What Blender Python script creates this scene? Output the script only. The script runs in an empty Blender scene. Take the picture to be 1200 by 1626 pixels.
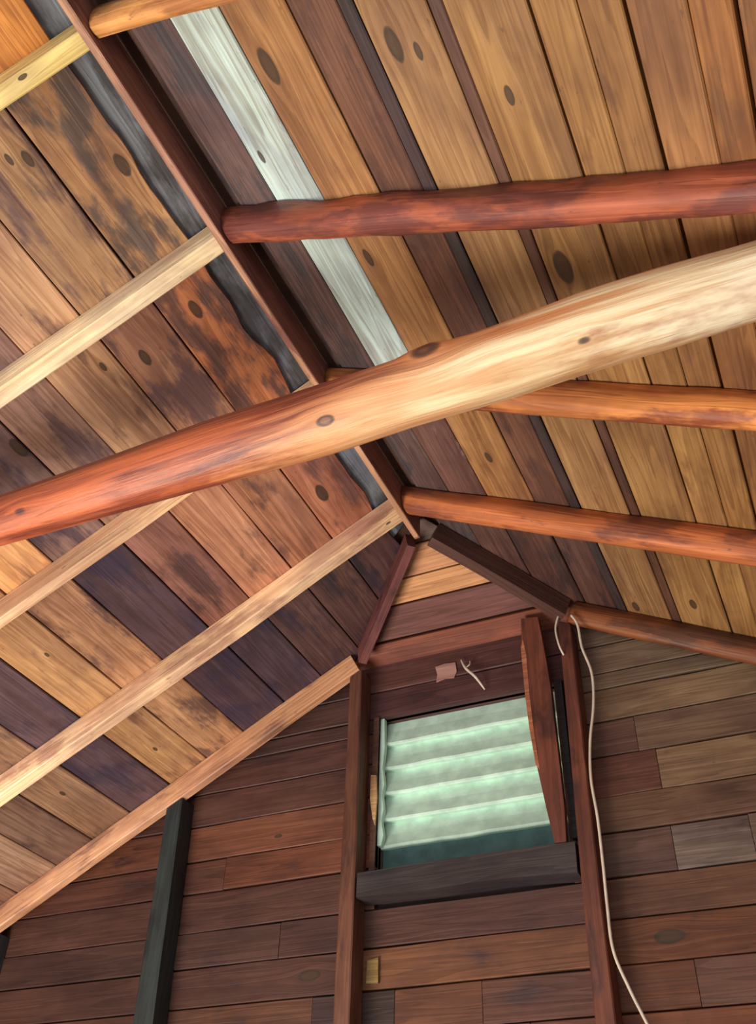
import bpy, math, random
from mathutils import Matrix, Vector, noise
random.seed(4)
SC = bpy.context.scene
COL = SC.collection

# ------------------------------------------------------------------ camera
TH = 0.49201207                     # roof pitch
TC, TS = math.cos(TH), math.sin(TH)
cam_d = bpy.data.cameras.new('camera')
cam = bpy.data.objects.new('camera', cam_d); COL.objects.link(cam)
cam.matrix_world = Matrix((
    (0.9087482667892268, 0.2544186790624073, 0.330828842986394, 1.0931547),
    (0.41633041523254855, -0.6078700546667523, -0.67613828614547, -0.59751728),
    (0.029078737246827253, 0.7521736052159631, -0.6583230929084521, -2.34212829),
    (0, 0, 0, 1)))
cam_d.sensor_fit = 'VERTICAL'; cam_d.sensor_height = 36.0
cam_d.lens = 36.0 * 1539.558 / 1626
cam_d.clip_start = 0.02
SC.camera = cam

# ------------------------------------------------------------------ light
W = bpy.data.worlds.new('world'); SC.world = W; W.use_nodes = True
WN = W.node_tree.nodes['Background']
WN.inputs[0].default_value = (0.78, 0.9, 1.0, 1); WN.inputs[1].default_value = 0.75


def area(name, loc, target, sx, sy, power, color):
    l = bpy.data.lights.new(name, 'AREA'); l.shape = 'RECTANGLE'; l.size = sx; l.size_y = sy
    l.energy = power; l.color = color
    o = bpy.data.objects.new(name, l); COL.objects.link(o); o.location = loc
    o.rotation_euler = (Vector(target) - Vector(loc)).to_track_quat('-Z', 'Y').to_euler()
    return o


area('rear_fill', (0.3, -3.3, -2.7), (0.0, 1.0, -0.6), 2.6, 2.2, 52, (1.0, 0.94, 0.86))  # unseen lamp added as daylight from behind; no doorway is built
area('low_fill', (-1.5, 0.0, -3.6), (-0.1, 0.8, -0.2), 1.8, 1.5, 175, (1.0, 0.94, 0.82))  # unseen fill lamp near the floor, added to light the undersides
SC.view_settings.view_transform = 'Standard'
SC.view_settings.look = 'None'
SC.view_settings.gamma = 1.0
SC.view_settings.use_curve_mapping = False
SC.view_settings.exposure = 0.06


# ------------------------------------------------------------------ helpers
def lin(c):
    return tuple(((v / 255) / 12.92 if v / 255 <= 0.04045 else ((v / 255 + 0.055) / 1.055) ** 2.4) for v in c)


class NT:
    """small node-graph writer"""
    def __init__(self, name):
        self.m = bpy.data.materials.new(name); self.m.use_nodes = True
        self.t = self.m.node_tree; self.b = self.t.nodes['Principled BSDF']

    def n(self, kind, **kw):
        nd = self.t.nodes.new(kind)
        for k, v in kw.items(): setattr(nd, k, v)
        return nd

    def put(self, sock, v):
        if v is None: return
        if isinstance(v, bpy.types.NodeSocket): self.t.links.new(v, sock)
        elif isinstance(v, tuple) and sock.type == 'RGBA' and len(v) == 3: sock.default_value = (*v, 1)
        else: sock.default_value = v

    def math(self, op, a, b=None, c=None, clamp=False):
        nd = self.n('ShaderNodeMath', operation=op, use_clamp=clamp)
        for i, v in enumerate((a, b, c)): self.put(nd.inputs[i], v)
        return nd.outputs[0]

    def vec(self, op, a, b=None, scale=None):
        nd = self.n('ShaderNodeVectorMath', operation=op)
        self.put(nd.inputs[0], a); self.put(nd.inputs[1], b)
        if scale is not None: self.put(nd.inputs['Scale'], scale)
        return nd.outputs['Value'] if op in ('LENGTH', 'DOT_PRODUCT') else nd.outputs[0]

    def noise(self, v, scale=1.0, detail=3.0, rough=0.55, dist=0.0):
        nd = self.n('ShaderNodeTexNoise'); self.put(nd.inputs['Vector'], v)
        nd.inputs['Scale'].default_value = scale; nd.inputs['Detail'].default_value = detail
        nd.inputs['Roughness'].default_value = rough; nd.inputs['Distortion'].default_value = dist
        return nd.outputs[0]

    def step(self, v, lo, hi, a=0.0, b=1.0):
        nd = self.n('ShaderNodeMapRange', interpolation_type='SMOOTHSTEP')
        self.put(nd.inputs[0], v); self.put(nd.inputs[1], lo); self.put(nd.inputs[2], hi)
        self.put(nd.inputs[3], a); self.put(nd.inputs[4], b)
        return nd.outputs[0]

    def mix(self, f, a, b, blend='MIX'):
        nd = self.n('ShaderNodeMix', data_type='RGBA', blend_type=blend)
        self.put(nd.inputs[0], f); self.put(nd.inputs[6], a); self.put(nd.inputs[7], b)
        return nd.outputs[2]

    def attr(self, name):
        return self.n('ShaderNodeAttribute', attribute_type='OBJECT', attribute_name=name)


def wood(name, rough=0.62, grain=1.0, bump=0.25, gain=1.12, nk=3):
    """wood whose colour comes from the object's colour; object properties k0..k2 = knot centres (object
    space), r0..r2 = knot radii, c2 = second (stain) colour, sn = how much of it"""
    N = NT(name)
    tc = N.n('ShaderNodeTexCoord').outputs['Object']
    info = N.n('ShaderNodeObjectInfo')
    base = info.outputs['Color']; rnd = info.outputs['Random']
    sep = N.n('ShaderNodeSeparateXYZ'); N.put(sep.inputs[0], tc)
    x, y, z = sep.outputs
    off = N.math('MULTIPLY', rnd, 37.0)
    gy = y
    kn_ring = None; kn_core = None
    for i in range(nk):
        k = N.attr('k%d' % i).outputs['Vector']; r = N.attr('r%d' % i).outputs['Fac']
        d = N.vec('SUBTRACT', tc, k)
        rr = N.math('MAXIMUM', r, 1e-5)
        ds = N.vec('MULTIPLY', N.vec('ADD', d, N.vec('SCALE', N.vec('SUBTRACT', N.n('ShaderNodeTexNoise').outputs[1], (.5, .5, .5)), None, N.math('MULTIPLY', r, 0.5))), (0.5, 1.15, 1.0))
        L = N.math('DIVIDE', N.vec('LENGTH', ds), rr)
        sd = N.n('ShaderNodeSeparateXYZ'); N.put(sd.inputs[0], d)
        fall = N.math('POWER', 2.718, N.math('MULTIPLY', N.math('MULTIPLY', L, L), -0.16))
        gy = N.math('SUBTRACT', gy, N.math('MULTIPLY', N.math('MULTIPLY', sd.outputs[1], fall), 0.75))
        core = N.step(L, 1.15, 0.75); ring = N.math('MULTIPLY', N.step(L, 1.18, 0.98), N.step(L, 0.55, 0.95, .55, 1))
        kn_core = core if kn_core is None else N.math('MAXIMUM', kn_core, core)
        kn_ring = ring if kn_ring is None else N.math('MAXIMUM', kn_ring, ring)

    def cvec(sx, sy, sz, yy=gy):
        c = N.n('ShaderNodeCombineXYZ')
        N.put(c.inputs[0], N.math('ADD', N.math('MULTIPLY', x, sx), off))
        N.put(c.inputs[1], N.math('ADD', N.math('MULTIPLY', yy, sy), off))
        N.put(c.inputs[2], N.math('MULTIPLY', z, sz))
        return c.outputs[0]
    fine = N.noise(cvec(5, 170, 150), detail=3, rough=0.6)
    band = N.noise(cvec(0.9, 20, 20), detail=2, rough=0.5, dist=0.5)
    rings = N.math('FRACT', N.math('MULTIPLY', band, 7.0))
    rings = N.math('MULTIPLY', N.step(rings, 0.0, 0.8), N.step(rings, 1.0, 0.9))
    blot = N.noise(cvec(3.2, 8, 9, y), detail=5, rough=0.62)
    big = N.noise(cvec(1.1, 3, 4, y), detail=3, rough=0.5)
    v = N.math('ADD', N.math('MULTIPLY', N.step(fine, 0.3, 0.7), 0.20 * grain), N.math('MULTIPLY', rings, 0.26 * grain))
    v = N.math('ADD', v, N.step(big, 0.3, 0.7, 0.52, 0.84))
    col = base
    gcol = N.n('ShaderNodeCombineXYZ')
    N.put(gcol.inputs[0], v); N.put(gcol.inputs[1], N.math('POWER', v, 1.25)); N.put(gcol.inputs[2], N.math('POWER', v, 1.5))
    col = N.mix(1.0, col, gcol.outputs[0], 'MULTIPLY')
    col = N.vec('SCALE', col, None, gain)
    strk = N.noise(cvec(1.6, 34, 30), detail=3, rough=0.6)
    col = N.mix(N.step(strk, 0.30, 0.70, 0.55, 0.0), col, N.mix(1.0, col, (0.60, 0.50, 0.46), 'MULTIPLY'))
    haze = N.noise(cvec(2.0, 4.5, 5, y), detail=4, rough=0.65)
    col = N.mix(N.step(haze, 0.40, 0.66, 0, 0.75), col, N.mix(1.0, col, (0.50, 0.44, 0.56), 'MULTIPLY'))
    sn = N.attr('sn').outputs['Fac']; c2 = N.attr('c2').outputs['Color']
    thr = N.math('SUBTRACT', 0.77, N.math('MULTIPLY', sn, 0.6))
    sm = N.step(blot, thr, N.math('ADD', thr, 0.13))
    col = N.mix(N.math('MULTIPLY', sm, 0.82), col, N.mix(1.0, c2, gcol.outputs[0], 'MULTIPLY'))
    specks = N.step(N.noise(cvec(24, 60, 60, y), detail=2), 0.70, 0.76)
    col = N.mix(N.math('MULTIPLY', specks, 0.45), col, (0.035, 0.02, 0.015))
    col = N.mix(N.math('MULTIPLY', kn_core, 0.78), col, (0.075, 0.036, 0.018))
    col = N.mix(N.math('MULTIPLY', kn_ring, 0.72), col, (0.022, 0.014, 0.008))
    N.put(N.b.inputs['Base Color'], col)
    N.put(N.b.inputs['Roughness'], N.step(blot, 0.2, 0.8, rough + 0.12, rough - 0.08))
    bp = N.n('ShaderNodeBump'); bp.inputs['Strength'].default_value = bump; bp.inputs['Distance'].default_value = 0.004
    N.put(bp.inputs['Height'], N.math('ADD', N.math('MULTIPLY', fine, 0.6), N.math('MULTIPLY', rings, 0.5)))
    N.put(N.b.inputs['Normal'], bp.outputs[0])
    return N.m


def plain(name, color, rough=0.7, nscale=8.0, amt=0.35, bump=0.1):
    N = NT(name)
    tc = N.n('ShaderNodeTexCoord').outputs['Object']
    f = N.noise(tc, nscale, 5, 0.6)
    N.put(N.b.inputs['Base Color'], N.mix(N.step(f, 0.3, 0.7), tuple(c * (1 - amt) for c in color), color))
    N.b.inputs['Roughness'].default_value = rough
    bp = N.n('ShaderNodeBump'); bp.inputs['Strength'].default_value = bump; bp.inputs['Distance'].default_value = 0.005
    N.put(bp.inputs['Height'], f); N.put(N.b.inputs['Normal'], bp.outputs[0])
    return N.m


M_PLANK = wood('plank_wood', 0.6, 1.0, 0.25)
M_BEAM = wood('rafter_wood', 0.55, 0.7, 0.35, gain=1.2)
M_LOG = None


def mesh_obj(name, verts, faces, mat, parent=None, mtx=None, smooth=False, color=None, **props):
    me = bpy.data.meshes.new(name); me.from_pydata([tuple(v) for v in verts], [], faces); me.update()
    if smooth:
        for p in me.polygons: p.use_smooth = True
    me.materials.append(mat)
    o = bpy.data.objects.new(name, me); COL.objects.link(o)
    if mtx is not None: o.matrix_world = mtx
    if parent is not None: o.parent = parent
    if color is not None: o.color = (*lin(color), 1)
    for k, v in props.items(): o[k] = v
    return o


def tag(o, label=None, cat=None, group=None, kind=None):
    if label: o['label'] = label
    if cat: o['category'] = cat
    if group: o['group'] = group
    if kind: o['kind'] = kind
    return o


def empty(name, loc=(0, 0, 0)):
    o = bpy.data.objects.new(name, None); COL.objects.link(o); o.location = loc; o.empty_display_size = 0.1
    return o


def adopt(child, par):
    """parent a child given in world space to a parent that sits at par.location without rotation"""
    child.parent = par
    child.matrix_world = Matrix.Translation(-Vector(par.location)) @ child.matrix_world if False else child.matrix_world
    child.matrix_parent_inverse = Matrix.Translation(-Vector(par.location))
    return child


def frame(ox, oy, oz, X, Y):
    X = Vector(X).normalized(); Y = Vector(Y).normalized(); Z = X.cross(Y)
    return Matrix(((X.x, Y.x, Z.x, ox), (X.y, Y.y, Z.y, oy), (X.z, Y.z, Z.z, oz), (0, 0, 0, 1)))


def stain(o, c2=(60, 40, 45), sn=0.35, knots=()):
    o['c2'] = [float(v) for v in lin(c2)]; o['sn'] = float(sn)
    for i, (kx, ky, kz, r) in enumerate(knots[:3]):
        o['k%d' % i] = [float(kx), float(ky), float(kz)]; o['r%d' % i] = float(r)
    return o


def plank_geo(xa0, xb0, xa1, xb1, hw, th, face, wob=0.0015, n=7, seed=0.0, ragged=0.0):
    """board along local X; y from -hw (ends xa0..xb0) to +hw (ends xa1..xb1); visible face on the `face`
    side (+1: +Z, -1: -Z) at z=0, body behind it; long edges eased"""
    V, F = [], []
    e = 0.0028
    zs = -face
    prof = [(-1, th), (-1, e), (-1 + e / hw, 0), (1 - e / hw, 0), (1, e), (1, th)]
    for i in range(n + 1):
        t = i / n
        for (u, zz) in prof:
            a = xa0 + (xa1 - xa0) * (u + 1) / 2; b = xb0 + (xb1 - xb0) * (u + 1) / 2
            X = a + (b - a) * t
            w = wob * noise.noise(Vector((X * 3.1, seed, 2.0 if u > 0 else 7.0)))
            rg = ragged * noise.noise(Vector((X * 6.1, seed + 3, 9.0))) if u < 0 else 0
            V.append((X, u * hw + w + rg, zs * zz + 0.0012 * noise.noise(Vector((X * 2, seed, u)))))
    m = len(prof)
    for i in range(n):
        for j in range(m):
            a = i * m + j; b = i * m + (j + 1) % m
            F.append((a, b, b + m, a + m) if face > 0 else (a, a + m, b + m, b))
    F.append(tuple(range(m)) if face < 0 else tuple(reversed(range(m))))
    F.append(tuple(n * m + k for k in (reversed(range(m)) if face < 0 else range(m))))
    return V, F


def timber_geo(L, w, d, n=8, wob=0.002, seed=0.0, ease=0.004, wane=0.0, x0=0.0, cut0=0.0, cut1=0.0, taper=0.0):
    """sawn timber along local X: y in -w/2..w/2, z in 0..d, eased corners, slight bow; wane rounds the
    z=0 corners as on a half-dressed pole; cut0/cut1 skew the ends with z"""
    V, F = [], []
    for i in range(n + 1):
        t = i / n
        sc = 1 - taper * t
        if wane:
            prof = []
            for k in range(9):
                a = math.pi + math.pi * k / 8
                ca, sa = math.cos(a), math.sin(a)
                q = (abs(ca) ** 3.2 + abs(sa) ** 4.5) ** (-1 / 4.5)
                prof.append((ca * q * w / 2, d * 0.42 + sa * q * d * 0.42))
            prof += [(w / 2, d - .002), (-w / 2, d - .002)]
        else:
            e = ease
            prof = [(-w / 2, e), (-w / 2 + e, 0), (w / 2 - e, 0), (w / 2, e), (w / 2, d), (-w / 2, d)]
        for (yy, zz) in prof:
            X = x0 + (cut0 * zz) * (1 - t) + (L + cut1 * zz) * t
            dy = wob * noise.noise(Vector((X * 1.7, seed, 0))) * 2
            dz = wob * noise.noise(Vector((X * 1.9, seed, 5))) * 2
            if wane:
                yy += .0035 * math.sin(zz * 330 + 2.5 * noise.noise(Vector((X * 2.3, seed, 1)))) * (1 if abs(yy) > w * .4 else 0)
                zz += .0045 * max(0, noise.noise(Vector((X * 6, yy * 60 + seed, 3)))) * (1 if zz < d * .3 else 0)
                q = wane * (noise.noise(Vector((X * 4.5, yy * 22 + seed, zz * 22))) + .7 * noise.noise(Vector((X * 12, yy * 40 + seed, zz * 40))))
                yy *= (1 + q) * sc; zz = zz * (1 + q * 0.6) if zz < d * 0.8 else zz
            V.append((X, yy + dy, zz + (dz if zz < d * 0.7 else 0)))
    m = len(prof)
    for i in range(n):
        for j in range(m):
            a = i * m + j; b = i * m + (j + 1) % m
            F.append((a, a + m, b + m, b))
    F.append(tuple(range(m))); F.append(tuple(n * m + k for k in reversed(range(m))))
    return V, F


def tube_geo(pts, rad, k=10, closed_ends=True):
    V, F = [], []
    P = [Vector(p) for p in pts]
    up = Vector((0.13, 0.2, 1)).normalized()
    for i, p in enumerate(P):
        t = (P[min(i + 1, len(P) - 1)] - P[max(i - 1, 0)]).normalized()
        a = t.cross(up)
        if a.length < 1e-3: a = t.cross(Vector((1, 0, 0)))
        a.normalize(); b = t.cross(a)
        r = rad[i] if isinstance(rad, (list, tuple)) else rad
        for j in range(k):
            an = 2 * math.pi * j / k
            V.append(p + a * math.cos(an) * r + b * math.sin(an) * r)
    for i in range(len(P) - 1):
        for j in range(k):
            q = i * k + j; s = i * k + (j + 1) % k
            F.append((q, s, s + k, q + k))
    F.append(tuple(reversed(range(k)))); F.append(tuple((len(P) - 1) * k + j for j in range(k)))
    return V, F


def smooth_path(pts, n=6):
    P = [Vector(p) for p in pts]; out = []
    for i in range(len(P) - 1):
        p0 = P[max(i - 1, 0)]; p1 = P[i]; p2 = P[i + 1]; p3 = P[min(i + 2, len(P) - 1)]
        for j in range(n):
            t = j / n
            out.append(0.5 * ((2 * p1) + (p2 - p0) * t + (2 * p0 - 5 * p1 + 4 * p2 - p3) * t * t + (3 * p1 - p0 - 3 * p2 + p3) * t ** 3))
    out.append(P[-1]); return out


def prism_geo(outline, y0, y1):
    """closed outline of (x, z) points extruded from y0 (room side) to y1"""
    n = len(outline)
    V = [(a, y0, b) for a, b in outline] + [(a, y1, b) for a, b in outline]
    F = [tuple(range(n)), tuple(reversed(range(n, 2 * n)))]
    for i in range(n): F.append((i, i + n, (i + 1) % n + n, (i + 1) % n))
    return V, F


# ------------------------------------------------------------------ structure: roof
D = 0.09                            # rafter depth = height of the boards above the rafter undersides
YR = 1.99                           # ridge end, where the half-hip starts
YW = 2.51                           # room face of the gable boards
YN = -1.5                           # near end of what is built of the roof
FLOOR = -3.94
M_DECK = plain('roof_deck_wood', lin((84, 54, 42)), 0.8, 6, 0.5)

def roof_pt(side, s, y, d): return Vector((side * (s * TC + d * TS) if False else side * s * TC - (-side) * d * TS, y, -s * TS + d * TC))

SE = 3.0
dd = D + 0.028
zr = dd / TC
def main_z(x, d=dd): return d / TC - abs(x) * TS / TC
xe = 2.75
ye = YW + 0.06
xh = ye - YR
cv = [(0, YN, zr), (0, YR, zr), (xh, ye, main_z(xh)), (xe, ye, main_z(xe)), (xe, YN, main_z(xe)),
      (-xh, ye, main_z(xh)), (-xe, ye, main_z(xe)), (-xe, YN, main_z(xe))]
V = cv + [(a, b, c + 0.03) for a, b, c in cv]
F = [(0, 4, 3, 2, 1), (0, 1, 5, 6, 7), (1, 2, 5)]
F += [tuple(8 + i for i in reversed(f)) for f in F]
for ring in ((0, 7), (7, 6), (6, 5), (5, 2), (2, 3), (3, 4), (4, 0)):
    a, b = ring; F.append((a, b, b + 8, a + 8))
ceiling = mesh_obj('ceiling', V, F, M_DECK)
tag(ceiling, 'board-lined underside of the gabled roof with a small half-hip end', kind='structure')

# boards of the slopes: (from, to, colour, second colour, stain amount, knots as (y, s, radius))
LEFT = [
    (0.082, 0.264, (222, 146, 66), (140, 84, 52), 0.32, [(0.76, 0.181, .016), (0.30, 0.112, .016), (1.62, .2, .02)]),
    (0.270, 0.452, (232, 158, 76), (150, 90, 54), 0.32, [(0.155, 0.300, .011), (0.131, 0.339, .008), (0.794, 0.387, .014)]),
    (0.458, 0.645, (186, 142, 106), (104, 72, 62), 0.42, [(0.74, .50, .008)]),
    (0.650, 0.829, (156, 118, 98), (88, 64, 66), 0.45, [(0.2, .73, .010)]),
    (0.836, 1.036, (130, 100, 92), (66, 48, 66), 0.50, [(0.796, .848, .018)]),
    (1.043, 1.222, (120, 94, 84), (80, 60, 60), 0.45, []),
    (1.229, 1.408, (196, 148, 100), (118, 82, 66), 0.36, [(1.50, 1.30, .006), (2.2, 1.33, .007)]),
    (1.416, 1.606, (94, 70, 76), (60, 48, 64), 0.48, []),
    (1.613, 1.795, (160, 122, 92), (92, 66, 60), 0.42, [(2.1, 1.7, .008)]),
    (1.801, 1.975, (138, 106, 88), (80, 60, 60), 0.42, []),
    (1.982, 2.170, (174, 138, 112), (104, 76, 66), 0.32, []),
    (2.176, 2.360, (142, 104, 82), (84, 60, 60), 0.35, []),
    (2.366, 2.550, (150, 110, 84), (84, 60, 60), 0.35, []),
    (2.556, 2.740, (126, 92, 76), (84, 60, 60), 0.35, []),
    (2.746, 2.930, (144, 106, 84), (84, 60, 60), 0.35, []),
]
RIGHT = [
    (0.030, 0.168, (116, 86, 74), (66, 60, 64), 0.50, []),
    (0.173, 0.332, (190, 210, 206), (140, 130, 122), 0.30, [(0.411, 0.209, .009)]),
    (0.339, 0.520, (184, 128, 72), (126, 84, 54), 0.34, [(0.184, 0.387, .022), (0.748, 0.379, .014), (1.577, 0.429, .012)]),
    (0.528, 0.652, (130, 84, 58), (84, 54, 48), 0.55, []),
    (0.657, 0.692, (74, 54, 50), (50, 42, 42), 0.50, []),
    (0.698, 0.862, (176, 128, 76), (118, 80, 52), 0.34, [(0.191, 0.748, .019), (0.215, 0.800, .010), (2.36, 0.74, .014)]),
    (0.867, 0.895, (112, 72, 50), (74, 50, 40), 0.35, []),
    (0.900, 1.070, (176, 126, 68), (124, 82, 48), 0.32, [(0.342, 0.969, .011), (0.796, 0.946, .024), (2.268, 0.968, .014)]),
    (1.078, 1.166, (180, 128, 66), (116, 76, 46), 0.34, []),
    (1.171, 1.252, (168, 116, 60), (108, 70, 44), 0.36, []),
    (1.262, 1.366, (166, 110, 58), (112, 74, 46), 0.34, []),
    (1.369, 1.442, (178, 114, 54), (112, 74, 46), 0.30, []),
    (1.450, 1.630, (166, 106, 52), (112, 72, 46), 0.32, []),
    (1.636, 1.816, (154, 102, 54), (96, 64, 44), 0.34, []),
    (1.822, 2.000, (146, 96, 54), (96, 64, 44), 0.34, []),
    (2.006, 2.190, (150, 98, 54), (96, 64, 44), 0.34, []),
    (2.196, 2.380, (144, 96, 54), (96, 64, 44), 0.34, []),
    (2.386, 2.570, (150, 98, 54), (96, 64, 44), 0.34, []),
    (2.576, 2.760, (144, 98, 54), (96, 64, 44), 0.34, []),
]
# boards that change colour at a rafter: (side, row): [(y of the joint, colour beyond it, stain colour, amount)]
JOINTS = {.173: [(1.213, (110, 76, 68), (160, 136, 126), .25)], .339: [(1.83, (100, 64, 52), (56, 40, 40), .5)],  # far right ends: shadow beside the hip put into darker board colours
          .528: [(1.83, (92, 60, 52), (56, 40, 40), .5)],
          .082: [(-.012, (172, 126, 84), (70, 62, 62), .55), (.60, (190, 118, 76), (78, 60, 62), .55), (1.21, (184, 118, 88), (104, 68, 66), .45), (1.85, (102, 68, 66), (52, 42, 56), .5)],
          .270: [(-.012, (168, 128, 90), (94, 68, 68), .5), (.60, (168, 118, 88), (82, 58, 64), .55), (1.21, (182, 124, 94), (104, 70, 66), .4), (1.85, (104, 70, 64), (56, 42, 52), .5)],
          .458: [(1.22, (198, 138, 106), (108, 76, 66), .4), (1.86, (104, 72, 68), (58, 44, 60), .5)],
          .650: [(1.22, (154, 104, 90), (84, 60, 62), .45), (1.86, (84, 62, 70), (52, 44, 64), .5)],
          .836: [(1.22, (88, 64, 70), (58, 46, 66), .5)],
          1.043: [(1.0, (222, 162, 104), (130, 88, 70), .3), (1.22, (186, 136, 98), (84, 58, 58), .5)]}
def joints_of(side, s0):
    return JOINTS.get(s0, []) if (side > 0) == (s0 in (.173, .339, .528)) else []
for side, rows in ((-1, LEFT), (1, RIGHT)):
    for i, (s0, s1, col, c2, sn, kn) in enumerate(rows):
        if side > 0 and col[2] < 100: col = (col[0] * .90, col[1] * .93, col[2] * 1.02)
        hw = (s1 - s0) / 2 + .0009; sm = (s0 + s1) / 2
        dj = D + random.uniform(-0.002, 0.002)
        # local X along the ridge, local Z up out of the slope
        cx = side * (sm * TC) + side * dj * TS; cz = -sm * TS + dj * TC
        Ydir = (-TC, 0, -TS) if side < 0 else (-TC, 0, TS)
        mt = frame(cx, 0, cz, (0, 1, 0), Ydir)

        def yend(sv):
            xx = sv * TC + dj * TS
            return min(YW + 0.015, YR + xx + 0.004)
        lo, hi = (s0, s1) if side < 0 else (s1, s0)          # local y=-hw is the `lo` edge
        rag = 0.034 if (side < 0 and i == 0) else 0.0
        ks = [(ky, ((ks_ - sm) if side < 0 else (sm - ks_)), 0.0, r) for ky, ks_, r in kn]
        jl = joints_of(side, s0)
        cuts = [YN] + [j[0] for j in jl] + [None]
        looks = [(col, c2, sn)] + [j[1:] for j in jl]
        for q, (cc, cs, ca_) in enumerate(looks):
            y0_ = cuts[q]; y1_ = cuts[q + 1]
            e0, e1 = (yend(lo), yend(hi)) if y1_ is None else (y1_ - .003, y1_ - .003)
            V, F = plank_geo(y0_, e0, y0_, e1, hw, 0.02, -1, seed=i * 3.3 + side, n=12 if rag else 7, ragged=rag, wob=.003)
            kk = [k for k in ks if k[0] > y0_ and (y1_ is None or k[0] < y1_)]
            stain(mesh_obj('plank', V, F, M_PLANK, ceiling, mt, color=cc), cs, ca_, kk)
# weathered filler boards in the gap beside the ridge board, a little higher than the lining
V, F = plank_geo(YN, YR, YN, YR + .05, 0.055, 0.012, -1, seed=50)
o = mesh_obj('filler_board', V, F, M_PLANK, ceiling, frame(-(0.058 * TC) - 0.105 * TS, 0, -0.058 * TS + 0.105 * TC, (0, 1, 0), (-TC, 0, -TS)), color=(122, 130, 138))
stain(o, (66, 64, 66), .5)
V, F = plank_geo(YN, YR, YN, YR, 0.02, 0.012, -1, seed=51)
o = mesh_obj('filler_board', V, F, M_PLANK, ceiling, frame(0.015 * TC + 0.105 * TS, 0, -0.015 * TS + 0.105 * TC, (0, 1, 0), (-TC, 0, TS)), color=(112, 84, 74))
stain(o, (60, 50, 54), .5)
# boards of the half-hip, running across
HIP = [(2.005, 2.085, (96, 66, 56), .4), (2.09, 2.198, (214, 150, 102), .22), (2.203, 2.290, (222, 160, 108), .22),
       (2.296, 2.418, (122, 72, 66), .4), (2.428, 2.525, (134, 70, 48), .3)]
for i, (y0, y1, col, sn) in enumerate(HIP):
    ym = (y0 + y1) / 2; hw = (y1 - y0) / 2 / TC
    z = (D) / TC - (ym - YR) * TS / TC
    mt = frame(0, ym, z, (1, 0, 0), (0, TC, -TS))
    V, F = plank_geo(-(y0 - YR), y0 - YR, -(y1 - YR), y1 - YR, hw, 0.016, -1, seed=80 + i, n=4)
    o = mesh_obj('plank', V, F, M_PLANK, ceiling, mt, color=col); stain(o, (96, 56, 50), sn)

# ------------------------------------------------------------------ structure: gable wall
WX0, WX1, WZ0, WZ1 = -0.385, 0.330, -1.055, -0.418       # window opening
yb0, yb1 = YW + 0.028, YW + 0.045
def slope_x(z, d=D - .004): return max(0.0, (d / TC - z) * TC / TS)
def roofline(z0, z1, x0, x1): pass
zt = main_z(xh, D)                                        # height of the wall top under the half-hip
XS = 2.62
zx = main_z(XS, D)
# backing sheet in four pieces around the opening
sheet = []
def quad(pts):
    b = len(sheet_v); sheet_v.extend([(a, yb0, c) for a, c in pts]); n = len(pts)
    sheet_v.extend([(a, yb1, c) for a, c in pts])
    sheet_f.append(tuple(b + k for k in range(n))); sheet_f.append(tuple(b + n + k for k in reversed(range(n))))
    for k in range(n): sheet_f.append((b + k, b + n + k, b + n + (k + 1) % n, b + (k + 1) % n))
sheet_v, sheet_f = [], []
xw = 0.50
quad([(-XS, FLOOR), (WX0, FLOOR), (WX0, WZ0), (WX0, WZ1), (WX0, zt), (-xw, zt), (-XS, zx)])
quad([(WX1, FLOOR), (XS, FLOOR), (XS, zx), (xw, zt), (WX1, zt), (WX1, WZ1), (WX1, WZ0)])
quad([(WX0, FLOOR), (WX1, FLOOR), (WX1, WZ0), (WX0, WZ0)])
quad([(WX0, WZ1), (WX1, WZ1), (WX1, zt), (WX0, zt)])
wall_back = mesh_obj('wall_back', sheet_v, sheet_f, plain('wall_sheathing_wood', lin((52, 34, 30)), 0.85, 5, 0.4))
tag(wall_back, 'gable end wall lined with dark reddish brown horizontal boards', kind='structure')

rows = [-0.165, -0.30, -0.418, -0.485, -0.612, -0.748, -0.893, -1.018, -1.165, -1.292, -1.425, -1.558, -1.70, -1.84, -1.98, -2.12, -2.26, -2.40, -2.54, -2.68, -2.82, -2.96, -3.1, -3.24, -3.38, -3.52, -3.66, -3.80, -3.935]
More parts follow.
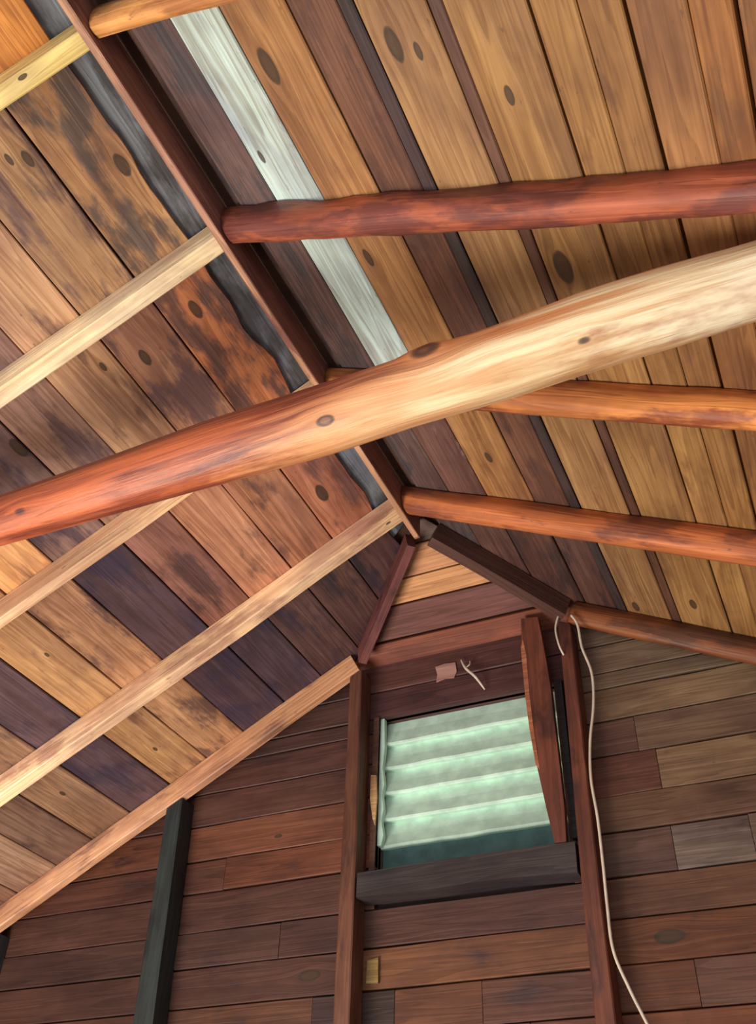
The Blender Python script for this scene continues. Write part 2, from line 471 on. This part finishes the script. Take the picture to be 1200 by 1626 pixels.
# butt joints and colours per row: list of (x_start, colour, stain); each runs to the next start
dk = [(112, 66, 52), (98, 58, 50), (120, 72, 48), (92, 58, 54), (104, 64, 46), (88, 54, 46)]
SPEC = {
    0: [(-9, (96, 62, 58), .3), (-.47, (112, 68, 64), .3), (.42, (128, 104, 88), .3)],
    1: [(-9, (92, 60, 54), .3), (-.47, (102, 62, 62), .35), (.40, (140, 116, 96), .25)],
    2: [(-9, (90, 58, 54), .3), (-.47, (84, 52, 56), .35), (.40, (132, 112, 92), .25)],
    3: [(-9, (100, 60, 52), .3), (.40, (150, 122, 92), .25), (1.35, (128, 96, 74), .3)],
    4: [(-9, (104, 64, 54), .3), (.40, (108, 74, 64), .3), (.60, (132, 104, 84), .35)],
    5: [(-9, (134, 80, 56), .3), (.40, (126, 76, 60), .3), (.655, (166, 136, 106), .25), (1.3, (140, 108, 80), .2)],
    6: [(-9, (108, 62, 48), .3), (-1.02, (128, 72, 48), .3), (.40, (126, 92, 70), .3), (1.08, (128, 92, 64), .3)],
    7: [(-9, (96, 58, 48), .3), (.40, (112, 82, 72), .3), (.66, (136, 120, 112), .35), (.90, (116, 92, 84), .3)],
    8: [(-9, (88, 56, 48), .3), (-.75, (98, 60, 52), .3), (.40, (122, 80, 56), .3), (1.2, (120, 78, 52), .3)],
    9: [(-9, (92, 54, 42), .3), (-.42, (134, 84, 52), .35), (.40, (128, 74, 40), .3)],
    10: [(-9, (108, 66, 44), .3), (-.6, (86, 58, 50), .5), (-.42, (70, 50, 46), .3), (-.30, (124, 74, 46), .3), (.0, (112, 68, 52), .4), (.40, (124, 72, 42), .25), (.66, (112, 72, 58), .3)],
    11: [(-9, (96, 58, 42), .3), (-.42, (100, 60, 40), .4), (.15, (110, 62, 44), .3), (.40, (130, 70, 36), .25)],
}
ri = 0
for i in range(len(rows) - 1):
    z1, z0 = rows[i], rows[i + 1]
    hw = (z1 - z0) / 2 - 0.0025; zm = (z0 + z1) / 2
    inwin = (z1 <= WZ1 + .001 and z0 >= WZ0 - .12 and z1 > WZ0)
    spec = SPEC.get(i) or [(-9, dk[i % 6], .3), (random.uniform(-1, -.2), dk[(i + 2) % 6], .3), (random.uniform(.2, 1.0), dk[(i + 3) % 6], .3)]
    for j, (xs, col, sn) in enumerate(spec):
        xe_ = spec[j + 1][0] - 0.002 if j + 1 < len(spec) else 9
        spans = [(xs, xe_)]
        if inwin:
            zlow = z0
            spans = []
            if xs < WX0: spans.append((xs, min(xe_, WX0)))
            if xe_ > WX1: spans.append((max(xs, WX1), xe_))
        for (a, b) in spans:
            lim0 = min(XS, slope_x(z0)); lim1 = min(XS, slope_x(z1))
            a0 = max(a, -lim0); a1 = max(a, -lim1); b0 = min(b, lim0); b1 = min(b, lim1)
            if b0 - a0 < 0.01: continue
            if b1 < a1: b1 = a1 = max(min(a1, lim1), -lim1)
            mt = frame(0, YW + random.uniform(0, 0.004), zm, (1, 0, 0), (0, 0, 1))
            V, F = plank_geo(a0, b0, a1, b1, hw, 0.02, 1, seed=i * 7.7 + j * 2.1, n=5, wob=.004)
            kn = []
            if i == 9 and j == 2: kn = [(.60, .0, 0, .022)]
            if i == 5 and j == 0: kn = [(-.8, -.02, 0, .008)]
            if i == 9 and j == 0: kn = [(-.62, .0, 0, .020)]
            o = mesh_obj('plank', V, F, M_PLANK, wall_back, mt, color=tuple(c * k_ + q_ for c, k_, q_ in zip(col, (.77, .745, .70), (7, 5, 5))))
            stain(o, (56, 36, 38), sn, kn); ri += 1

# side walls, floor (outside the picture; they close the room)
def box(name, x0, x1, y0, y1, z0, z1, mat, parent=None, color=None, kind=None):
    V = [(a, b, c) for a in (x0, x1) for b in (y0, y1) for c in (z0, z1)]
    F = [(0, 1, 3, 2), (4, 6, 7, 5), (0, 4, 5, 1), (2, 3, 7, 6), (0, 2, 6, 4), (1, 5, 7, 3)]
    o = mesh_obj(name, V, F, mat, parent, color=color)
    if kind: o['kind'] = kind
    return o
M_SIDE = plain('side_wall_wood', lin((120, 82, 60)), 0.8, 3, 0.4)
zsw = main_z(XS, D) - 0.01
box('wall_left', -XS - .05, -XS, YN, YW + .02, FLOOR, zsw, M_SIDE, kind='structure')
box('wall_right', XS, XS + .05, 0.9, YW + .02, FLOOR, zsw, M_SIDE, kind='structure')
box('floor', -XS - .05, XS + .05, -3.6, YW + .06, FLOOR - .05, FLOOR, plain('floor_concrete', (0.42, 0.38, 0.32), 0.8, 2, 0.2), kind='structure')

# ------------------------------------------------------------------ window
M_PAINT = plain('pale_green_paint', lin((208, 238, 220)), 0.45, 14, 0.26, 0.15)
M_TEAL = plain('shaded_teal_paint', lin((78, 116, 116)), 0.6, 18, 0.35, 0.15)  # shade under the lowest slat put into this darker teal
M_JAMB = wood('window_casing_wood', 0.6, .9, .3)
win = empty('window_1', (0, YW, WZ0)); tag(win, 'small louvred vent window with pale green slats in the gable', kind='structure')
sl_z = [-0.412, -0.527, -0.630, -0.732, -0.836, -0.938]
for i in range(5):
    zt_, zb_ = sl_z[i] + 0.006, sl_z[i + 1]
    yt, yb = YW + 0.070, YW + 0.034
    N_ = 12; V = []; F = []
    for k in range(N_ + 1):
        x = WX0 + 0.004 + (WX1 - WX0 - .008) * k / N_
        wv = 0.0035 * noise.noise(Vector((x * 9, i * 3.0, 0)))
        prof = [(yt, zt_ + .004), (yt + .45 * (yb - yt), (zt_ + zb_) / 2 + .004), (yb, zb_ + wv + .010), (yb + .002, zb_ + wv + .002), (yb + .006, zb_ + wv), (yb + .040, zb_ + wv + .004), (yt + .012, zt_ + .008)]
        for (a, b) in prof: V.append((x, a, b))
    m = 7
    for k in range(N_):
        for j in range(m):
            a = k * m + j; b = k * m + (j + 1) % m
            F.append((a, b, b + m, a + m))
    F.append(tuple(reversed(range(m)))); F.append(tuple(N_ * m + j for j in range(m)))
    adopt(mesh_obj('slat', V, F, M_PAINT), win)
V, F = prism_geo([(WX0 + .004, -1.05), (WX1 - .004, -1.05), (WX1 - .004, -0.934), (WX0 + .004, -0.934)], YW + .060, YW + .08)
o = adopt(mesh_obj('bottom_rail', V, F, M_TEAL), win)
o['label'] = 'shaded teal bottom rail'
# side stile strip on the left, casing liners, sill lip
V, F = prism_geo([(WX0, -.935), (WX0 + .016, -.935), (WX0 + .024, -.90), (WX0 + .014, -.84), (WX0 + .022, -.80), (WX0 + .014, -.74), (WX0 + .022, -.70), (WX0 + .013, -.63), (WX0 + .02, -.55), (WX0 + .016, -.42), (WX0, -.42)], YW + .012, YW + .034)
adopt(mesh_obj('stile', V, F, M_PAINT), win)
for (x0, x1) in ((WX0 - .022, WX0), (WX1, WX1 + .02)):
    V, F = prism_geo([(x0, WZ0), (x1, WZ0), (x1, WZ1), (x0, WZ1)], YW - .006, YW + .09)
    o = adopt(mesh_obj('casing', V, F, M_JAMB, color=(104, 70, 56)), win); stain(o, (60, 40, 36), .3)
V, F = prism_geo([(WX0 - .01, WZ1), (WX1 + .01, WZ1), (WX1 + .01, WZ1 + .02), (WX0 - .01, WZ1 + .02)], YW + .004, YW + .09)
o = adopt(mesh_obj('head_casing', V, F, M_JAMB, color=(84, 50, 50)), win); stain(o, (60, 40, 36), .3)
V, F = prism_geo([(WX0 - .012, WZ0 - .004), (WX1 + .02, WZ0 - .004), (WX1 + .02, WZ0 + .004), (-.05, WZ0 + .008), (WX0 - .012, WZ0 + .004)], YW - .03, YW + .09)
o = adopt(mesh_obj('sill_lip', V, F, M_PAINT), win)

# ------------------------------------------------------------------ timbers
def rafter(side, y0, y1, s0, s1, color, c2, sn, label, group, wane=0.0, depth=D, knots=(), yskew=0.0, seed=0.0):
    ym = (y0 + y1) / 2; w = y1 - y0
    org = Vector((side * s0 * TC, ym, -s0 * TS))
    X = Vector((side * TC, yskew, -TS)); Z = Vector((side * TS, 0, TC)); Y = Z.cross(X)
    V, F = timber_geo(s1 - s0, w, depth - .0035, n=48 if wane else 8, cut0=-TS / TC if s0 < .1 else 0.0, wob=.003, seed=seed, wane=wane)
    o = mesh_obj('rafter', V, F, M_BEAM, None, frame(*org, X, Y), smooth=bool(wane), color=color)
    stain(o, c2, sn, knots)
    return tag(o, label, 'rafter', group)

RB = 0.011                          # half thickness of the ridge board
s_0 = (RB + .0035) / TC
GL = 'pale sawn rafters of the left slope'; GR = 'reddish pole rafters of the right slope'
rafter(-1, -.035, .012, s_0, 2.9, (255, 232, 150), (236, 176, 100), .22, 'yellow sawn rafter nearest the camera on the left slope, crossing the top left corner', GL, seed=1, knots=[(.17, .012, 0, .006)])
rafter(-1, .571, .624, s_0, 2.9, (255, 232, 186), (240, 188, 140), .25, 'pale yellow sawn rafter with a clean bright underside', GL, seed=2)
rafter(-1, 1.197, 1.236, s_0, 2.9, (255, 212, 164), (226, 164, 124), .3, 'pale sawn rafter on the left slope partly hidden behind the crooked log tie', GL, seed=3, knots=[(1.1, -.02, .04, .006)])
rafter(-1, 1.829, 1.884, s_0, 2.9, (255, 214, 168), (190, 138, 118), .42, 'long pale rafter meeting the far end of the ridge board on the left slope', GL, seed=4, knots=[(.05, .01, 0, .005)])
rafter(-1, 2.415, 2.455, .50, 2.9, (226, 170, 130), (150, 106, 90), .42, 'brownish rafter lying along the gable wall on the left slope', GL, seed=5, knots=[(.9, 0, .02, .008)])
rafter(1, -.045, .002, s_0, 2.8, (232, 168, 100), (170, 108, 66), .45, 'orange pole rafter at the top edge, nearest the camera on the right slope', GR, wane=.10, seed=6)
rafter(1, .545, .615, s_0, 2.8, (178, 96, 66), (104, 54, 54), .58, 'dark red round-edged rafter crossing above the log tie, with flaky worn ridges', GR, wane=.24, seed=7)
rafter(1, 1.182, 1.248, s_0, 2.8, (232, 150, 82), (130, 56, 42), .55, 'orange rafter with dark red blotches emerging behind the log tie on the right', GR, wane=.12, seed=8)
rafter(1, 1.796, 1.868, s_0, 2.8, (208, 122, 72), (126, 68, 56), .48, 'red-brown round-edged rafter meeting the far end of the ridge board on the right slope', GR, wane=.10, yskew=-.02, seed=9)
rafter(1, 2.400, 2.450, .49, 2.8, (150, 88, 50), (84, 54, 42), .48, 'dark rust-brown rafter lying along the gable wall on the right slope', GR, wane=.08, seed=10)

# ridge board
V, F = timber_geo(YR - YN - .01, 2 * RB, 0.128, n=10, wob=.0015, seed=20, ease=.002)
o = mesh_obj('ridge_board', V, F, M_BEAM, None, frame(0, YN, -.022, (0, 1, 0), (-1, 0, 0)), color=(158, 104, 86))
stain(o, (104, 68, 62), .4)
V, F = plank_geo(0, YR - YN - .02, 0, YR - YN - .02, RB - .001, .0008, -1, seed=61, n=14, wob=.001)  # pale strip: light from below painted onto the sawn edge
we = mesh_obj('lit_edge', V, F, M_PLANK, o, Matrix.Translation((0, 0, -.0006)), color=(196, 146, 112)); we.matrix_parent_inverse = Matrix(); stain(we, (130, 84, 66), .4); we['label'] = 'pale sawn lower edge with light from below painted in'
tag(o, 'thin reddish brown ridge board running along the roof peak between the rafters', 'ridge board')

# hip rafters, from the ridge end down to the gable
for side, w, col, lab in ((-1, .034, (120, 68, 66), 'purplish hip rafter dropping from the ridge end left of the gable peak'),
                          (1, .050, (92, 58, 50), 'dark brown hip rafter dropping from the ridge end right of the gable peak')):
    a = Vector((side * .036, YR + .022, -.024)); b = Vector((side * .415, YR + .408, -.012 - .408 * TS / TC + .006))
    X = (b - a); L = X.length; Y = Vector((0, 0, 1)).cross(X)
    V, F = timber_geo(L, w, 0.085, n=5, wob=.002, seed=30 + side, ease=.0015)
    o = mesh_obj('hip_rafter', V, F, M_BEAM, None, frame(*a, X, Y), color=col)
    stain(o, (60, 42, 48), .4); tag(o, lab, 'rafter', 'hip rafters at the gable peak')

# crooked log tie
ctr = [(-2.05, .72, -.70), (-1.5, .73, -.70), (-1.05, .74, -.69), (-.66, .745, -.688), (-.3, .745, -.692), (0.0, .745, -.690), (.28, .745, -.698), (.5, .74, -.703),
       (.72, .742, -.700), (.92, .745, -.688), (1.08, .748, -.690), (1.22, .75, -.694), (1.6, .745, -.71), (2.0, .72, -.72)]
rad = [.055, .058, .062, .066, .075, .081, .081, .077, .081, .085, .083, .078, .072, .066]
ctr = [(-1.30, .735, -.70)] + ctr[2:-2] + [(1.315, .75, -.697)]; rad = [.06] + rad[2:-2] + [.076]
pth = smooth_path(ctr, 5); rr = []
for i in range(len(ctr) - 1):
    for j in range(5): rr.append(rad[i] + (rad[i + 1] - rad[i]) * j / 5)
rr.append(rad[-1])
V, F = [], []; K = 28
for i, p in enumerate(pth):
    for j in range(K):
        an = 2 * math.pi * j / K
        r = rr[i] * (1 + .05 * noise.noise(Vector((p.x * 2.2, math.cos(an) * 1.1, math.sin(an) * 1.1 + 4))) + .012 * math.sin(an * 9 + p.x * 3 + 2 * noise.noise(Vector((p.x * 2, 0, 3)))))
        # knot swellings
        dd_ = ((p.x - .575) / .05) ** 2 + (min(abs(an - 2.75), 6.28 - abs(an - 2.75)) / .35) ** 2
        r += .012 * math.exp(-dd_)
        V.append((p.x, p.y + r * math.cos(an), p.z + r * math.sin(an)))
for i in range(len(pth) - 1):
    for j in range(K):
        a = i * K + j; b = i * K + (j + 1) % K
        F.append((a, a + K, b + K, b))
F.append(tuple(range(K))); F.append(tuple((len(pth) - 1) * K + j for j in reversed(range(K))))


def log_material():
    N = NT('peeled_log_wood')
    tc = N.n('ShaderNodeTexCoord').outputs['Object']
    sep = N.n('ShaderNodeSeparateXYZ'); N.put(sep.inputs[0], tc); x, y, z = sep.outputs
    g = None; core = None; ring = None
    pts = (((-.56, .688, -.745), .013), ((.32, .695, -.765), .011), ((.578, .668, -.684), .019), ((.91, .700, -.770), .009))
    zz = z
    for (kp, r) in pts:
        d = N.vec('SUBTRACT', tc, kp); L = N.math('DIVIDE', N.vec('LENGTH', N.vec('MULTIPLY', d, (.55, 1, 1))), r)
        sd = N.n('ShaderNodeSeparateXYZ'); N.put(sd.inputs[0], d)
        fall = N.math('POWER', 2.718, N.math('MULTIPLY', N.math('MULTIPLY', L, L), -0.12))
        zz = N.math('SUBTRACT', zz, N.math('MULTIPLY', N.math('MULTIPLY', sd.outputs[2], fall), 0.8))
        c = N.step(L, 1.1, .8); rg = N.math('MULTIPLY', N.step(L, 1.35, 1.0), N.step(L, .45, .9))
        core = c if core is None else N.math('MAXIMUM', core, c); ring = rg if ring is None else N.math('MAXIMUM', ring, rg)

    def cv(sx, sy, sz, q=zz):
        c = N.n('ShaderNodeCombineXYZ'); N.put(c.inputs[0], N.math('MULTIPLY', x, sx)); N.put(c.inputs[1], N.math('MULTIPLY', y, sy)); N.put(c.inputs[2], N.math('MULTIPLY', q, sz)); return c.outputs[0]
    fine = N.noise(cv(4, 90, 150), detail=4, rough=.6)
    streak = N.noise(cv(1.5, 26, 46), detail=5, rough=.62, dist=.3)
    warm = N.noise(cv(2.2, 5, 9, z), detail=3)
    # heartwood (red-orange) towards the left end, sapwood (cream) towards the right; paler low down, light from below painted in
    t = N.math('ADD', x, N.math('ADD', N.math('MULTIPLY', N.math('SUBTRACT', streak, .5), 1.0), N.math('MULTIPLY', N.math('ADD', z, .70), -4.6)))
    f1 = N.step(t, .20, .70); f2 = N.step(t, .62, 1.10)
    red = N.mix(N.step(streak, .35, .68), lin((112, 50, 40)), lin((190, 98, 58)))
    mid = N.mix(N.step(warm, .35, .65), lin((204, 128, 78)), lin((222, 162, 114)))
    pale = N.mix(N.step(streak, .36, .62), lin((206, 160, 114)), lin((240, 214, 172)))
    pale = N.mix(N.step(t, 1.15, 1.5, 0, .8), pale, lin((248, 232, 200)))  # lower side whitened further: light from below put into the colour
    col = N.mix(f2, N.mix(f1, red, mid), pale)
    blot = N.noise(cv(2.6, 7, 11, z), detail=5, rough=.65)
    col = N.mix(N.step(blot, .52, .66, 0, .7), col, N.mix(1.0, col, (.55, .36, .34), 'MULTIPLY'))
    col = N.mix(N.step(fine, .58, .78, 0, .45), col, lin((120, 60, 40)))
    col = N.mix(N.math('MULTIPLY', core, .7), col, lin((96, 60, 54)))
    col = N.mix(N.math('MULTIPLY', ring, .75), col, lin((52, 30, 34)))
    N.put(N.b.inputs['Base Color'], col); N.b.inputs['Roughness'].default_value = .48
    bp = N.n('ShaderNodeBump'); bp.inputs['Strength'].default_value = .35; bp.inputs['Distance'].default_value = .006
    N.put(bp.inputs['Height'], N.math('ADD', fine, N.math('MULTIPLY', streak, 2.0))); N.put(N.b.inputs['Normal'], bp.outputs[0])
    return N.m


log = mesh_obj('log_tie', V, F, log_material(), smooth=True)
tag(log, 'crooked peeled log tie crossing the room, red-orange at the left and cream at the right', 'log beam')

# studs of the gable wall
def stud(x0t, x1t, x0b, x1b, color, c2, sn, label, zb=FLOOR, slant=True):
    """front face corners at the top and at z=-1.6, carried on to the floor; depth back to the boards"""
    k = (zb + .22) / (-1.6 + .22)
    xb0 = x0t + (x0b - x0t); xb1 = x1b
    def zt_of(x): return main_z(x, 0.0) - .004
    n = 10; V = []; F = []
    e = .004
    for i in range(n + 1):
        t = i / n
        row = []
        for (u, yy) in ((0, YW - .001), (0, YW - .09 + e), (.08, YW - .09), (.92, YW - .09), (1, YW - .09 + e), (1, YW - .001)):
            xt = x0t + (x1t - x0t) * u; xb = x0b + (x1b - x0b) * u
            ztp = zt_of(xt); zz = ztp + (zb - ztp) * t
            tz = min(1.0, max(0.0, (ztp - zz) / 1.35))
            x = xt + (xb - xt) * tz
            x += .004 * noise.noise(Vector((zz * 2, x0t * 9, 1)))
            V.append((x, yy, zz))
    m = 6
    for i in range(n):
        for j in range(m):
            a = i * m + j; b = i * m + (j + 1) % m; F.append((a, a + m, b + m, b))
    F.append(tuple(range(m))); F.append(tuple(n * m + j for j in reversed(range(m))))
    # local axes: the grain runs along X, so turn the board upright through its matrix
    rot = Matrix(((0, 1, 0), (0, 0, 1), (1, 0, 0))).to_4x4()
    inv = rot.inverted()
    o = mesh_obj('stud', [inv @ Vector(v) for v in V], F, M_BEAM, None, rot, color=color)
    stain(o, c2, sn)
    return tag(o, label, 'stud', 'studs of the gable wall')


stud(-2.085, -2.025, -2.07, -2.01, (44, 48, 52), (30, 30, 36), .4, 'dark stud at the far left edge under the wall rafter')
stud(-1.285, -1.215, -1.245, -1.155, (44, 52, 52), (26, 30, 34), .35, 'blackish weathered stud left of the window, standing alone')
stud(-.482, -.430, -.472, -.412, (110, 70, 52), (76, 48, 46), .4, 'brown stud forming the left side of the window bay')
stud(.392, .436, .368, .428, (112, 62, 44), (66, 40, 38), .4, 'reddish brown stud right of the window with the white cable beside it')

# sill header under the window and loose boards
def slab(name, outline, y0, y1, color, c2, sn, label, cat, mat=None, **kw):
    V, F = prism_geo(outline, y0, y1)
    o = mesh_obj(name, V, F, mat or M_PLANK, color=color, **kw); stain(o, c2, sn)
    return tag(o, label, cat)


slab('sill_board', [(-.411, -1.150), (-.15, -1.156), (.12, -1.153), (.364, -1.165), (.366, -1.066), (.1, -1.062), (-.2, -1.064), (-.411, -1.066)], YW - .088, YW - .002, (60, 50, 50), (40, 38, 46), .45,
     'dark weathered sill board fixed between two studs under the window', 'sill board')
tr = [(.249, -.165), (.240, -.33), (.243, -.50), (.250, -.64), (.262, -.78), (.282, -.94), (.300, -1.062), (.338, -1.062), (.343, -.95), (.342, -.80), (.339, -.65), (.338, -.50), (.330, -.35), (.322, -.25), (.315, -.175)]
V, F = prism_geo(tr, YW - .088, YW - .058)
rot = Matrix(((0, 1, 0), (0, 0, 1), (1, 0, 0))).to_4x4()
o = mesh_obj('leaning_board', [rot.inverted() @ Vector(v) for v in V], F, M_BEAM, None, rot, color=(122, 68, 50)); stain(o, (70, 42, 40), .42)
tag(o, 'bowed rust-red board hanging down the right side of the louvred window', 'board')
V, F = prism_geo([(.2395, -.30), (.241, -.50), (.247, -.64), (.259, -.78), (.272, -.80), (.262, -.64), (.258, -.50), (.258, -.33), (.25, -.26)], YW - .0895, YW - .087)
sp = mesh_obj('split_edge', V, F, M_PLANK, o, color=(186, 116, 78)); sp.matrix_parent_inverse = rot.inverted(); stain(sp, (120, 70, 50), .3)
sp['label'] = 'paler orange split edge'
slab('gap_shade', [(.364, -1.03), (.366, -.43), (.344, -.43), (.344, -1.03)], YW - .03, YW - .001, (44, 42, 44), (30, 34, 36), .3, 'dark strip painted in as shadow between the leaning board and the right stud', 'gap_shade')  # shadow in the gap put in as a dark strip
slab('torn_splinter', [(-.407, -.667), (-.385, -.672), (-.379, -.76), (-.384, -.868), (-.394, -.84), (-.407, -.76)], YW - .016, YW - .007, (214, 170, 120), (230, 214, 180), .35, 'pale torn splinter of wood on the left casing of the window', 'splinter')
slab('wood_chip', [(-.400, -1.406), (-.356, -1.408), (-.358, -1.328), (-.398, -1.334)], YW - .010, YW - .001, (150, 124, 70), (110, 90, 60), .3, 'small yellowish wood block on the wall low beside the middle stud', 'wood block')
slab('paper_scrap', [(-.143, -.243), (-.100, -.238), (-.057, -.242), (-.052, -.285), (-.064, -.311), (-.10, -.306), (-.139, -.314), (-.134, -.28)], YW - .006, YW - .001, (170, 128, 118), (130, 80, 74), .3, 'faded pinkish scrap stuck to the boards above the window', 'scrap')

# cables
M_CABLE = plain('white_cable_sheath', lin((214, 196, 178)), 0.5, 30, 0.2)
yc = YW - .120
cab = [(.452, -.226), (.471, -.274), (.476, -.372), (.498, -.483), (.490, -.608), (.463, -.748), (.451, -.882), (.456, -1.013), (.454, -1.156), (.451, -1.29), (.453, -1.417), (.485, -1.523), (.521, -1.617), (.60, -1.82), (.64, -2.1), (.62, -2.6), (.64, -3.2), (.66, -3.92)]
pts = [(x, yc + .004 * math.sin(z * 9), z) for x, z in cab]
V, F = tube_geo(smooth_path(pts, 6), .0048, 8)
tag(mesh_obj('cable', V, F, M_CABLE, smooth=True), 'long white electrical cable hanging down in front of the right stud', 'cable')
V, F = tube_geo(smooth_path([(.405, yc, -.208), (.387, yc, -.267), (.392, yc + .006, -.338), (.401, YW - .094, -.372)], 6), .0038, 8)
tag(mesh_obj('cable_offcut', V, F, M_CABLE, smooth=True), 'short end of white cable curling at the top of the right stud', 'cable')
V, F = tube_geo(smooth_path([(-.03, YW - .012, -.24), (-.005, YW - .03, -.295), (.035, YW - .034, -.347), (.063, YW - .012, -.396)], 6), [.003 + .003 * math.sin(i / 18 * math.pi) for i in range(19)], 8)
wsp = mesh_obj('frayed_string', V, F, M_CABLE, smooth=True)
tag(wsp, 'frayed pale string dangling just above the louvred window', 'string')
V, F = tube_geo(smooth_path([(-.005, YW - .03, -.295), (.012, YW - .028, -.280), (.010, YW - .02, -.262)], 4), .003, 6)
mesh_obj('frayed_end', V, F, M_CABLE, wsp, smooth=True)
